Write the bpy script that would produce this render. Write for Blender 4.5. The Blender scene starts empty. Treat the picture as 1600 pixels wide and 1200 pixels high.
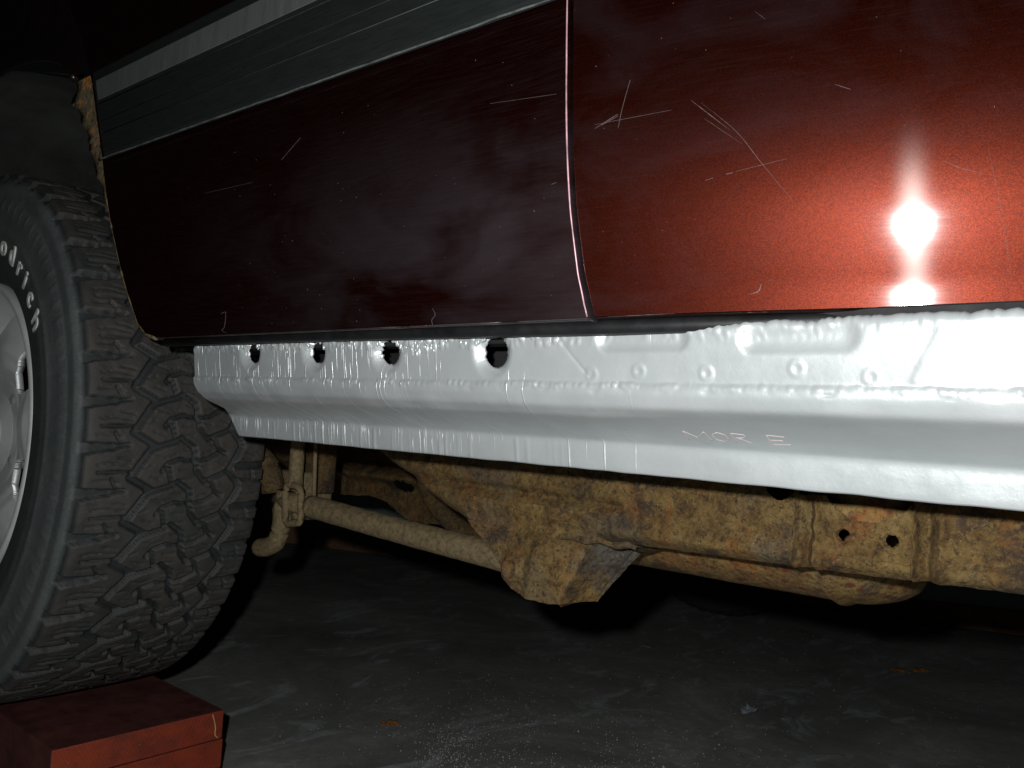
import bpy, bmesh, math, random
import numpy as np
from mathutils import Vector, Matrix, noise

rnd = random.Random(7)
rng = np.random.default_rng(11)
H = 0.557                      # height of the lens above the garage floor
scene = bpy.context.scene
col = scene.collection

# ------------------------------------------------------------------ camera
cam_d = bpy.data.cameras.new('camera')
cam = bpy.data.objects.new('camera', cam_d)
col.objects.link(cam)
cam_d.sensor_width = 36.0
cam_d.lens = 29.25
cam_d.clip_start = 0.01
cam_d.clip_end = 60
A = np.array([[0.7671360935962488, 0.013813383035816699, -0.6413356409486324],
              [0.6382070084991106, 0.08449729542126126, 0.7652137096060866],
              [0.06476131719246762, -0.9963279568071941, 0.05600512726437363]])
CR, CD, CF = Vector(A[:, 0]), Vector(A[:, 1]), Vector(A[:, 2])   # right, down, forward
mw = Matrix.Identity(4)
for i in range(3):
    mw[i][0], mw[i][1], mw[i][2] = CR[i], -CD[i], -CF[i]
mw[2][3] = H
cam.matrix_world = mw
scene.camera = cam
scene.render.resolution_x, scene.render.resolution_y = 1024, 768

# ------------------------------------------------------------------ dark garage, one camera flash
w = bpy.data.worlds.new('World'); scene.world = w; w.use_nodes = True
w.node_tree.nodes['Background'].inputs[0].default_value = (0.8, 0.95, 0.9, 1)
w.node_tree.nodes['Background'].inputs[1].default_value = 0.0015
fl = bpy.data.lights.new('flash', 'POINT'); fl.energy = 25; fl.shadow_soft_size = 0.009
fl.color = (1.0, 1.0, 1.0)
flash = bpy.data.objects.new('flash', fl); col.objects.link(flash)
flash.location = Vector((0, 0, H)) + CR * -0.05 - CD * 0.046 + CF * 0.0
vs = scene.view_settings
vs.view_transform = 'Standard'; vs.look = 'None'; vs.gamma = 1; vs.exposure = 0.0
vs.use_curve_mapping = False

# ------------------------------------------------------------------ node helpers
class NT:
    def __init__(s, name):
        s.m = bpy.data.materials.new(name); s.m.use_nodes = True
        s.t = s.m.node_tree; s.b = s.t.nodes['Principled BSDF']
        s.out = s.t.nodes['Material Output']
        s.co = s.t.nodes.new('ShaderNodeNewGeometry').outputs['Position']
    def n(s, typ, **kw):
        x = s.t.nodes.new(typ)
        for k, v in kw.items(): setattr(x, k, v)
        return x
    def link(s, a, b): s.t.links.new(a, b)
    def vec(s, scale=(1, 1, 1), rot=(0, 0, 0)):
        x = s.n('ShaderNodeMapping'); s.link(s.co, x.inputs[0])
        x.inputs['Scale'].default_value = scale; x.inputs['Rotation'].default_value = rot
        return x.outputs[0]
    def noise(s, scale, detail=4, rough=.6, vec=None, dist=0):
        x = s.n('ShaderNodeTexNoise'); s.link(vec or s.co, x.inputs['Vector'])
        x.inputs['Scale'].default_value = scale; x.inputs['Detail'].default_value = detail
        x.inputs['Roughness'].default_value = rough; x.inputs['Distortion'].default_value = dist
        return x.outputs['Fac']
    def voro(s, scale, vec=None, feature='F1', out='Distance'):
        x = s.n('ShaderNodeTexVoronoi', feature=feature); s.link(vec or s.co, x.inputs['Vector'])
        x.inputs['Scale'].default_value = scale
        return x.outputs[out]
    def ramp(s, f, stops, interp='LINEAR'):
        x = s.n('ShaderNodeValToRGB'); s.link(f, x.inputs[0]); r = x.color_ramp; r.interpolation = interp
        while len(r.elements) < len(stops): r.elements.new(.5)
        for e, (p, c) in zip(r.elements, stops):
            e.position = p
            e.color = (c, c, c, 1) if isinstance(c, (int, float)) else (*c, 1)
        return x.outputs[0]
    def mix(s, f, a, b, blend='MIX'):
        x = s.n('ShaderNodeMix', data_type='RGBA', blend_type=blend)
        for sock, v in ((x.inputs[0], f), (x.inputs[6], a), (x.inputs[7], b)):
            if isinstance(v, (int, float)): sock.default_value = v if sock.type == 'VALUE' else (v, v, v, 1)
            elif isinstance(v, tuple): sock.default_value = (*v, 1)
            else: s.link(v, sock)
        return x.outputs[2]
    def math(s, op, a, b=0.0, c=None):
        x = s.n('ShaderNodeMath', operation=op)
        for i, v in enumerate((a, b) if c is None else (a, b, c)):
            if isinstance(v, (int, float)): x.inputs[i].default_value = v
            else: s.link(v, x.inputs[i])
        return x.outputs[0]
    def xyz(s):
        x = s.n('ShaderNodeSeparateXYZ'); s.link(s.co, x.inputs[0]); return x.outputs
    def bump(s, h, strength=.5, dist=.002, prev=None):
        x = s.n('ShaderNodeBump'); s.link(h, x.inputs['Height'])
        x.inputs['Strength'].default_value = strength; x.inputs['Distance'].default_value = dist
        if prev: s.link(prev, x.inputs['Normal'])
        return x.outputs[0]
    def set(s, **kw):
        for k, v in kw.items():
            k = k.replace('_', ' ')
            sock = s.b.inputs[k]
            if isinstance(v, (int, float)): sock.default_value = v
            elif isinstance(v, tuple): sock.default_value = (*v, 1) if len(v) == 3 and sock.type == 'RGBA' else v
            else: s.link(v, sock)
        return s.m

def paint_material(name, dusty):
    k = NT(name)
    vf = k.n('ShaderNodeTexVoronoi'); k.link(k.co, vf.inputs['Vector']); vf.inputs['Scale'].default_value = 2300
    sf = k.n('ShaderNodeSeparateColor'); k.link(vf.outputs['Color'], sf.inputs[0]); flake = sf.outputs[0]
    # same lacquer on both doors; the rear's shade is put into a darker base
    base_dim = .55 if dusty else .80
    base = k.mix(k.ramp(flake, [(.1, 0.0), (.92, .75), (1.0, 1.0)]), tuple(q * base_dim for q in (.034, .0034, .0009)), tuple(q * base_dim for q in (.080, .0096, .0019)))
    # specks of grit and chipped lacquer
    chips = k.ramp(k.voro(70), [(.0, 1.0), (.03, .0)])
    sel = k.ramp(k.noise(23, 1), [(.60, 0.0), (.62, 1.0)])
    chipf = k.math('MULTIPLY', chips, sel)
    fine = k.noise(30, 5, .7, k.vec((1, 1, 26), (0, .12, 0)))
    smear = k.noise(9, 5, .6, k.vec((1, 1, 1.6)), 1.2)
    dustcol = (.30, .30, .36)
    if dusty:
        px, py, pz = k.xyz()
        # a film of sanding dust over the lower rear part of the panel, wiped in places
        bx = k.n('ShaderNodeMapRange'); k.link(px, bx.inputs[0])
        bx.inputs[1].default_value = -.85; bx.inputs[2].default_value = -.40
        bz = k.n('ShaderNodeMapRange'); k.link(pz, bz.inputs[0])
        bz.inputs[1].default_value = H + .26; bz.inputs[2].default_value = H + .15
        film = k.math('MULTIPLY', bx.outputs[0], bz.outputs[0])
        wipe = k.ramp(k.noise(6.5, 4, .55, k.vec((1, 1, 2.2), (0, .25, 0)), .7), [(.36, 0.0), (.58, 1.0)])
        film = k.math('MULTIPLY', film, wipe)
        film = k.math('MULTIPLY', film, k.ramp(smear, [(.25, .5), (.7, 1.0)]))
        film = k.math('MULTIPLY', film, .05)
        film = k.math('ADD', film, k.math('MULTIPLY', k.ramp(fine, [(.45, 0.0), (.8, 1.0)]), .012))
    else:
        film = k.math('MULTIPLY', k.ramp(smear, [(.48, 0.0), (.75, 1.0)]), .012)
        film = k.math('ADD', film, k.math('MULTIPLY', k.ramp(fine, [(.5, 0.0), (.8, 1.0)]), .008))
    fac = k.math('MAXIMUM', film, chipf)
    body = k.b
    body.inputs['Metallic'].default_value = .92
    k.link(base, body.inputs['Base Color'])
    body.inputs['Roughness'].default_value = .42
    body.inputs['Coat Weight'].default_value = 1.0
    k.link(k.ramp(fine, [(.3, .058), (.75, .070)]), body.inputs['Coat Roughness'])
    nb = k.bump(k.noise(700, 2, .5), .05, .0003)
    k.link(nb, body.inputs['Normal'])
    # polishing scratches that run along the door smear the lamp's image up and down
    gl = k.n('ShaderNodeBsdfAnisotropic', distribution='BECKMANN')
    gl.inputs['Color'].default_value = (.9, .85, .8, 1)
    gl.inputs['Roughness'].default_value = .19
    gl.inputs['Anisotropy'].default_value = .6
    tg = k.n('ShaderNodeCombineXYZ'); tg.inputs[0].default_value = 1
    k.link(tg.outputs[0], gl.inputs['Tangent'])
    # flakes laid flat by the spray pass, broader along the door
    tb = k.n('ShaderNodeCombineXYZ'); tb.inputs[0].default_value = 1
    k.link(tb.outputs[0], body.inputs['Tangent'])
    body.inputs['Anisotropic'].default_value = .38
    m1 = k.n('ShaderNodeMixShader'); m1.inputs[0].default_value = .0028
    k.link(body.outputs[0], m1.inputs[1]); k.link(gl.outputs[0], m1.inputs[2])
    df = k.n('ShaderNodeBsdfDiffuse'); df.inputs['Color'].default_value = (*dustcol, 1)
    m2 = k.n('ShaderNodeMixShader'); k.link(fac, m2.inputs[0])
    k.link(m1.outputs[0], m2.inputs[1]); k.link(df.outputs[0], m2.inputs[2])
    k.link(m2.outputs[0], k.out.inputs['Surface'])
    return k.m

def rust_material(name, tone=1.0, spots=False, grey=.5):
    k = NT(name)
    n1 = k.noise(16, 9, .72, None, .6); n2 = k.noise(70, 7, .75); n3 = k.noise(6, 4, .6, None, .8); n4 = k.noise(330, 4, .7)
    tone *= .56
    T = lambda c: tuple(v * tone for v in c)
    nw = k.noise(48, 10, .82, None, .25); nf = k.noise(210, 6, .8); n5 = k.noise(21, 8, .78, None, .4)
    c = k.ramp(nw, [(.34, T((.060, .034, .014))), (.43, T((.15, .084, .026))), (.53, T((.26, .165, .050))), (.66, T((.36, .25, .095)))])
    c = k.mix(k.ramp(n5, [(.51, 0.0), (.62, .75)]), c, T((.31, .115, .025)))              # orange bloom
    g = k.ramp(k.mix(.25, n3, nw), [(.50, 0.0), (.58, grey)])
    c = k.mix(g, c, T((.135, .125, .105)))
    c = k.mix(k.ramp(n1, [(.39, .85), (.47, 0.0)]), c, T((.060, .042, .030)))            # scabs gone dark
    c = k.mix(k.ramp(nf, [(.38, .9), (.50, 0.0)]), c, T((.050, .030, .016)))
    c = k.mix(k.ramp(n4, [(.56, 0.0), (.68, .45)]), c, T((.38, .29, .15)))
    gr = k.math('MULTIPLY', k.ramp(k.voro(190), [(.0, 1.0), (.10, 0.0)]), k.ramp(k.noise(60, 2), [(.56, 0.0), (.6, 1.0)]))
    c = k.mix(gr, c, (.5, .42, .3))
    if spots:
        v = k.ramp(k.voro(75, k.vec((1, 1, 1))), [(.20, 1.0), (.36, 0.0)])
        v = k.math('MULTIPLY', v, k.ramp(k.noise(40, 3), [(.44, 0.0), (.52, 1.0)]))
        c = k.mix(v, c, (.10, .028, .014))
    fk = k.voro(120, None, 'SMOOTH_F1'); hgt = k.mix(.55, nw, nf); hgt = k.mix(.3, hgt, n4); hgt = k.mix(.30, hgt, fk)
    k.set(Base_Color=c, Roughness=.82, Normal=k.bump(hgt, 1.0, .0052 if not spots else .002))
    k.b.inputs['Specular IOR Level'].default_value = .3
    return k.m

def plain(name, colour, rough=.6, metal=0.0, var=.25, scale=40, bump=.0, coat=0):
    k = NT(name)
    n = k.noise(scale, 6, .65)
    dark = tuple(v * (1 - var) for v in colour); light = tuple(min(1, v * (1 + var)) for v in colour)
    k.set(Base_Color=k.ramp(n, [(.3, dark), (.7, light)]), Metallic=metal, Coat_Weight=coat)
    k.link(k.ramp(n, [(.3, rough * .85), (.7, min(1, rough * 1.15))]), k.b.inputs['Roughness'])
    if bump: k.link(k.bump(n, .6, bump), k.b.inputs['Normal'])
    return k.m

M = {}
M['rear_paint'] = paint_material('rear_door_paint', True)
M['front_paint'] = paint_material('front_door_paint', False)
M['dark_paint'] = plain('dark_body_paint', (.008, .003, .003), .35, 0, .3, 30, 0, .6)
M['rust'] = rust_material('rusty_frame_steel')
M['bracket_rust'] = rust_material('rusty_bracket_steel', 1.1, False, .35)
M['tank_rust'] = rust_material('spotted_tank_steel', 1.25, True, .15)
M['deep_rust'] = rust_material('deep_rust', .8, False, .3)
M['rubber_seal'] = plain('seal_rubber', (.0055, .006, .0065), .5, 0, .3, 60, .0003)
M['black'] = plain('underbody_black', (.006, .006, .006), .8)
M['liner'] = plain('arch_liner_grey', (.032, .036, .031), .8, 0, .35, 14, .002)
M['letter'] = plain('white_tyre_letter', (.62, .64, .62), .6, 0, .25, 60)
M['leaf'] = plain('dry_leaf_orange', (.42, .17, .04), .7, 0, .5, 120)
M['paper'] = plain('pale_scrap', (.24, .27, .30), .7, 0, .3, 200)
M['grit'] = plain('pale_grit', (.5, .5, .46), .5, 0, .4, 400)
M['chip'] = plain('scratched_primer', (.10, .08, .078), .6, 0, .4, 400)
M['pen'] = plain('faded_red_pen', (.50, .43, .425), .7, 0, .1, 300)

k = NT('garage_concrete')
n1 = k.noise(2.2, 8, .65, k.vec((1, 1.0, 1)), .9); n2 = k.noise(45, 5, .7); n3 = k.noise(5.5, 6, .7, k.vec((1.6, .8, 1)), 1.6)
c = k.ramp(n1, [(.3, (.12, .124, .116)), (.55, (.27, .275, .258)), (.75, (.47, .475, .45))])
c = k.mix(k.ramp(n3, [(.54, 0.0), (.70, .85)]), c, (.50, .56, .57))
c = k.mix(k.ramp(n2, [(.35, .4), (.6, 0.0)]), c, (.17, .17, .165))
yl = k.ramp(k.noise(7, 6, .7, k.vec((.6, 1.5, 1)), 1.2), [(.60, 0.0), (.70, .5)])
c = k.mix(yl, c, (.32, .28, .18))
k.set(Base_Color=c, Roughness=.8, Normal=k.bump(n2, .5, .002))
M['floor'] = k.m

k = NT('back_wall_paint')
px, py, pz = k.xyz()
n = k.noise(9, 6, .7)
c = k.ramp(n, [(.3, (.17, .25, .215)), (.7, (.28, .37, .33))])
k.set(Base_Color=c, Roughness=.5)
M['wall'] = k.m
M['skirting'] = plain('brown_skirting', (.22, .12, .07), .7, 0, .6, 11, .001)

# tyre rubber: dry dust on the faces of the tread blocks
k = NT('tyre_rubber')
at = k.n('ShaderNodeAttribute', attribute_name='tread_height')
n1 = k.noise(38, 7, .7); n2 = k.noise(9, 4, .6); n5 = k.noise(300, 4, .7)
dust = k.math('MULTIPLY', at.outputs['Fac'], k.ramp(n2, [(.33, .25), (.62, 1.0)]))
c = k.mix(dust, k.ramp(n1, [(.3, (.013, .016, .017)), (.7, (.024, .029, .030))]), k.ramp(n1, [(.3, (.031, .029, .0255)), (.7, (.060, .055, .047))]))
c = k.mix(k.ramp(n5, [(.60, 0.0), (.75, .5)]), c, (.12, .11, .09))
gr = k.math('MULTIPLY', k.ramp(k.voro(160), [(.0, 1.0), (.10, 0.0)]), k.ramp(k.noise(50, 2), [(.60, 0.0), (.63, 1.0)]))
c = k.mix(gr, c, (.4, .36, .28))
aw = k.n('ShaderNodeAttribute', attribute_name='side_wall')
c = k.mix(k.math('MULTIPLY', aw.outputs['Fac'], k.ramp(n2, [(.3, .6), (.65, 1.0)])), c, k.ramp(n5, [(.3, (.075, .088, .086)), (.7, (.125, .142, .138))]))
k.set(Base_Color=c, Roughness=k.ramp(n1, [(.3, .55), (.7, .8)]), Normal=k.bump(k.mix(.5, n1, n5), .7, .0016))
M['tyre'] = k.m

# wheel alloy, weathered
k = NT('cast_alloy')
n1 = k.noise(26, 6, .7)
k.set(Base_Color=k.ramp(n1, [(.3, (.82, .85, .85)), (.7, (.92, .95, .95))]), Metallic=.5, Roughness=k.ramp(n1, [(.3, .34), (.7, .5)]))
M['alloy'] = k.m
M['nut'] = plain('chrome_nut', (.62, .63, .62), .28, .6, .2, 80)

# red painted timber, saw marks on the end grain
k = NT('red_timber_paint')
saw = k.n('ShaderNodeTexWave', wave_type='BANDS', bands_direction='DIAGONAL')
k.link(k.vec((1, 1, 1), (.3, .1, 0)), saw.inputs['Vector']); saw.inputs['Scale'].default_value = 95
saw.inputs['Distortion'].default_value = 3.0; saw.inputs['Detail'].default_value = 3
n1 = k.noise(20, 6, .7); ng = k.noise(12, 6, .7, k.vec((.6, 8, 8)))
c = k.ramp(n1, [(.3, (.21, .027, .009)), (.7, (.31, .044, .014))])
c = k.mix(k.ramp(k.noise(14, 8, .75, k.vec((1, 1.6, 3))), [(.46, 0.0), (.70, .75)]), c, (.085, .022, .014))
c = k.mix(k.ramp(k.noise(60, 4, .7), [(.66, 0.0), (.72, .6)]), c, (.30, .16, .08))
M_t = k
ge = k.t.nodes.new('ShaderNodeNewGeometry')
k.set(Base_Color=c, Roughness=.62, Normal=k.bump(saw.outputs['Fac'], .25, .0006, k.bump(ng, .35, .001)))
M['timber'] = k.m
M['timber_dark'] = plain('darker_red_timber', (.075, .017, .012), .75, 0, .45, 26, .0008)

# silver zinc primer on the rocker panel: runs, brush lines, a few overspray patches
k = NT('silver_zinc_primer')
px, py, pz = k.xyz()
runs = k.noise(330, 2, .5, k.vec((1, .02, .02)))
zone = k.n('ShaderNodeMapRange'); k.link(px, zone.inputs[0])
zone.inputs[1].default_value = -.22; zone.inputs[2].default_value = -.45
zone2 = k.n('ShaderNodeMapRange'); k.link(px, zone2.inputs[0])
zone2.inputs[1].default_value = -.44; zone2.inputs[2].default_value = -.52
runs2 = k.noise(520, 2, .5, k.vec((1, .04, .04)))
runm = k.math('MAXIMUM', k.math('MULTIPLY', k.ramp(runs, [(.66, 0.0), (.72, 1.0)]), zone.outputs[0]), k.math('MULTIPLY', k.ramp(runs2, [(.62, 0.0), (.70, .8)]), zone2.outputs[0]))
n1 = k.noise(11, 6, .65); n2 = k.noise(220, 4, .65); n3 = k.noise(45, 5, .6)
c = k.ramp(n1, [(.3, (.46, .495, .50)), (.7, (.54, .575, .575))])
c = k.mix(k.math('MULTIPLY', runm, .8), c, (.78, .80, .80))
c = k.mix(k.ramp(n3, [(.62, 0.0), (.8, .35)]), c, (.30, .32, .31))
b1 = k.bump(runm, .8, .0008)
b2 = k.bump(n2, .22, .0008, b1)
b3 = k.bump(n3, .16, .0015, b2)
k.set(Base_Color=c, Metallic=.45, Roughness=k.ramp(n3, [(.3, .30), (.7, .44)]), Normal=b3)
M['zinc'] = k.m

k = NT('cladding_plastic')
n1 = k.noise(10, 6, .7); st = k.noise(40, 4, .7, k.vec((1, 1, 14), (0, .05, 0)))
k.set(Base_Color=k.ramp(st, [(.3, (.0065, .0085, .0078)), (.75, (.0125, .0160, .0148))]), Roughness=.5, Normal=k.bump(st, .15, .0008))
M['clad'] = k.m
k = NT('grey_stripe')
st = k.noise(26, 5, .7, k.vec((3, 1, .5), (0, -.7, 0)))
k.set(Base_Color=k.ramp(st, [(.3, (.060, .067, .064)), (.7, (.090, .100, .096))]), Roughness=.55)
M['stripe'] = k.m
M['flange_rust'] = None
k = NT('arch_edge_rust')
n1 = k.noise(45, 8, .7); n2 = k.noise(120, 5, .7)
c = k.ramp(n1, [(.36, (.03, .02, .012)), (.46, (.17, .12, .045)), (.54, (.14, .125, .08)), (.62, (.50, .19, .025)), (.72, (.22, .075, .015))])
c = k.mix(k.ramp(n2, [(.36, .8), (.5, 0.0)]), c, (.02, .016, .012))
k.set(Base_Color=c, Roughness=.85, Normal=k.bump(k.mix(.5, n1, n2), 1.0, .004))
M['flange_rust'] = k.m

# ------------------------------------------------------------------ object helpers
def wloc(o):
    v = Vector((0, 0, 0))
    while o is not None:
        v = v + o.location; o = o.parent
    return v

def link_mesh(name, me, mat, parent, smooth):
    if mat: me.materials.append(mat)
    n = len(me.vertices)
    co = np.empty(n * 3, np.float32); me.vertices.foreach_get('co', co); co = co.reshape(-1, 3)
    co[:, 2] += H
    c = (co.min(0) + co.max(0)) / 2
    if parent is None: c[2] = co[:, 2].min()
    co -= c
    me.vertices.foreach_set('co', co.ravel())
    if smooth: me.polygons.foreach_set('use_smooth', [True] * len(me.polygons))
    me.update()
    o = bpy.data.objects.new(name, me); col.objects.link(o)
    c = Vector([float(v) for v in c])
    if parent is not None:
        o.parent = parent; c = c - wloc(parent)
    o.location = c
    return o

def from_bm(name, bm, mat, parent=None, smooth=False):
    me = bpy.data.meshes.new(name)
    bmesh.ops.recalc_face_normals(bm, faces=bm.faces[:])
    bm.to_mesh(me); bm.free()
    return link_mesh(name, me, mat, parent, smooth)

def from_data(name, v, f, mat, parent=None, smooth=True):
    me = bpy.data.meshes.new(name); me.from_pydata([tuple(map(float, q)) for q in v], [], f)
    return link_mesh(name, me, mat, parent, smooth)

def grid_faces(nu, nv, wrap_u=False, base=0, keep=None):
    f = []
    for i in range(nu if wrap_u else nu - 1):
        i2 = (i + 1) % nu
        for j in range(nv - 1):
            if keep is None or keep(i, j):
                f.append((base + i * nv + j, base + i2 * nv + j, base + i2 * nv + j + 1, base + i * nv + j + 1))
    return f

def tag(o, label=None, cat=None, group=None, kind=None):
    if label: o['label'] = label
    if cat: o['category'] = cat
    if group: o['group'] = group
    if kind: o['kind'] = kind
    return o

def empty(name, loc):
    o = bpy.data.objects.new(name, None); col.objects.link(o); o.location = loc; o.empty_display_size = .05
    return o

def add_box(bm, x0, x1, y0, y1, z0, z1, bev=0.0, seg=2):
    r = bmesh.ops.create_cube(bm, size=1.0)
    for v in r['verts']:
        v.co = Vector(((x0 + x1) / 2 + v.co.x * (x1 - x0), (y0 + y1) / 2 + v.co.y * (y1 - y0), (z0 + z1) / 2 + v.co.z * (z1 - z0)))
    if bev:
        es = list({e for v in r['verts'] for e in v.link_edges})
        bmesh.ops.bevel(bm, geom=es, offset=bev, segments=seg, affect='EDGES', profile=.5)

def tube_data(pts, rad, seg=14, cap=True, rough=0.0):
    """round bar through pts; rad is a number or a list"""
    P = [Vector(p) for p in pts]; n = len(P)
    R = rad if isinstance(rad, (list, tuple)) else [rad] * n
    V, F = [], []
    up = Vector((0, 0, 1))
    for i, p in enumerate(P):
        d = (P[min(i + 1, n - 1)] - P[max(i - 1, 0)]).normalized()
        u = up if abs(d.dot(up)) < .95 else Vector((0, 1, 0))
        a = d.cross(u).normalized(); b = a.cross(d).normalized()
        for s in range(seg):
            t = 2 * math.pi * s / seg
            q = p + (a * math.cos(t) + b * math.sin(t)) * R[i]
            if rough: q += Vector(noise.noise_vector(q * 60)) * rough
            V.append(q)
    for i in range(n - 1):
        for s in range(seg):
            s2 = (s + 1) % seg
            F.append((i * seg + s, i * seg + s2, (i + 1) * seg + s2, (i + 1) * seg + s))
    if cap:
        F.append(tuple(range(seg - 1, -1, -1))); F.append(tuple(range((n - 1) * seg, n * seg)))
    return V, F

def dense(pts, step):
    out = []
    for a, b in zip(pts[:-1], pts[1:]):
        a = Vector(a); b = Vector(b); k = max(1, int((b - a).length / step))
        for i in range(k): out.append(a.lerp(b, i / k))
    out.append(Vector(pts[-1]))
    return out

def smooth_curve(pts, n=40):
    P = [Vector(p) for p in pts]; P = [P[0] * 2 - P[1]] + P + [P[-1] * 2 - P[-2]]
    out = []; m = len(P) - 3
    for q in range(n + 1):
        t = q / n * m; i = min(int(t), m - 1); t -= i
        a, b, c, d = P[i:i + 4]
        out.append(.5 * ((2 * b) + (c - a) * t + (2 * a - 5 * b + 4 * c - d) * t * t + (3 * b - a - 3 * c + d) * t ** 3))
    return out

def interp(x, xs, ys): return float(np.interp(x, xs, ys))
def fbm(x, y, z, o=4):
    v, a = 0, .5
    for _ in range(o):
        v += a * noise.noise((x, y, z)); x *= 2.03; y *= 2.03; z *= 2.03; a *= .5
    return v

# ------------------------------------------------------------------ setting
bm = bmesh.new(); bmesh.ops.create_grid(bm, x_segments=4, y_segments=4, size=7)
for v in bm.verts: v.co.z = -H
floor = from_bm('floor', bm, M['floor']); floor['kind'] = 'structure'

wall = empty('back_wall', (-.83, 3.15, 0))
tag(wall, 'dark greenish painted wall behind the vehicle with a brown skirting board', 'wall')
def wall_pts(off, z0, z1, thick):
    a = Vector((1.6, 3.97 + .0, 0)); b = Vector((-5.0, 1.56, 0)); d = (b - a).normalized(); nrm = Vector((-d.y, d.x, 0))
    if nrm.y > 0: nrm = -nrm
    a2, b2 = a + nrm * off, b + nrm * off
    bk = -nrm * thick
    bm = bmesh.new()
    q = [a2, b2, b2 + bk, a2 + bk]
    vs_ = [bm.verts.new((p.x, p.y, z)) for z in (z0, z1) for p in q]
    for f in ((0, 1, 2, 3), (4, 5, 6, 7), (0, 1, 5, 4), (1, 2, 6, 5), (2, 3, 7, 6), (3, 0, 4, 7)): bm.faces.new([vs_[i] for i in f])
    return bm
from_bm('wall_panel', wall_pts(0, -H + .001, 1.6, .10), M['wall'], wall)
from_bm('skirting_board', wall_pts(.02, -H + .001, -H + .075, .018), M['skirting'], wall)

# ------------------------------------------------------------------ the vehicle
car = empty('parked_car', (-.5, 1.2, 0))
tag(car, 'dark red vehicle on red boards with bare silver sill and rusty frame', 'car')

_pz = np.linspace(.06, .76, 2801)
_sl = np.interp(_pz, [.0775, .088, .100, .13, .20, .26, .35, .5, .75], [.10, .13, .22, .213, .08, -.01, -.02, 0, 0])
_py = -np.concatenate([[0], np.cumsum((_sl[1:] + _sl[:-1]) / 2 * np.diff(_pz))]); _py += .428 - np.interp(.29, _pz, _py)
def prof(z): return float(np.interp(z, _pz, _py))
def door_y(x, z, front):
    u = min(max(x + .325, 0), .45)
    return prof(z) + ((.003 + .11 * u + .25 * u * u) if front else 0)

SEAM_Z = [0.0775, 0.0856, 0.1058, 0.1473, 0.2058, 0.2446, 0.2894, 0.75]
SEAM_X = [-0.3145, -0.3171, -0.3211, -0.3243, -0.3266, -0.3283, -0.3314, -0.3434]
DOG_Z = [0.0763, 0.0818, 0.0945, 0.1273, 0.187, 0.2922, 0.4043, 0.4693, 0.6, 0.75]
DOG_X = [-0.8937, -0.9184, -0.9368, -0.9516, -0.9743, -1.0221, -1.0795, -1.1224, -1.24, -1.34]

def door_panel(name, xl, xr, zlow, ztop, front, mat, parent, nx=70, extra=None):
    zs = [t for t in np.concatenate([[0, .0003, .0008], np.linspace(.002, .04, 16), np.linspace(.045, .28, 40), np.linspace(.3, ztop - .0775, 16)])]
    V = []; nz = len(zs)
    ts = np.concatenate([[0, .0004, .0012, .003], np.linspace(.008, .992, nx - 8), [.997, .9988, .9996, 1]])
    for t in ts:
        for dz in zs:
            z0 = .0775 + dz
            x = xl(z0) + (xr(z0) - xl(z0)) * t
            z = z0 + (zlow(x) - .0775) * max(0, 1 - dz / .1)
            V.append((x, door_y(x, z, front), z))
    F = grid_faces(nx, nz)
    # folded edges: every border turns inward in a small radius
    ring = [i * nz for i in range(nx)] + [(nx - 1) * nz + j for j in range(1, nz)] + [i * nz + nz - 1 for i in range(nx - 2, -1, -1)] + [j for j in range(nz - 2, 0, -1)]
    cx = sum(v[0] for v in V) / len(V); prev = ring
    for (dy, ins) in ((.0006, .0006), (.0016, .0012), (.0045, .0016), (.022, .0016)):
        cur = []
        for r in ring:
            x, y, z = V[r]
            i, j = divmod(r, nz)
            sx = 1 if i == 0 else (-1 if i == nx - 1 else 0)
            sz = 1 if j == 0 else (-1 if j == nz - 1 else 0)
            V.append((x - sx * ins, y + dy, z - sz * ins)); cur.append(len(V) - 1)
        L = len(ring)
        for a in range(L):
            b = (a + 1) % L; F.append((prev[a], prev[b], cur[b], cur[a]))
        prev = cur
    if extra:
        b = len(V); nf = len(F); V += extra[0]; F += [tuple(q + b for q in f_) for f_ in extra[1]]
    o = from_data(name, V, F, mat, parent, True)
    if extra:
        o.data.materials.append(M['chip'])
        o.data.polygons.foreach_set('material_index', [0] * nf + [1] * (len(F) - nf))
    return o

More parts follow.
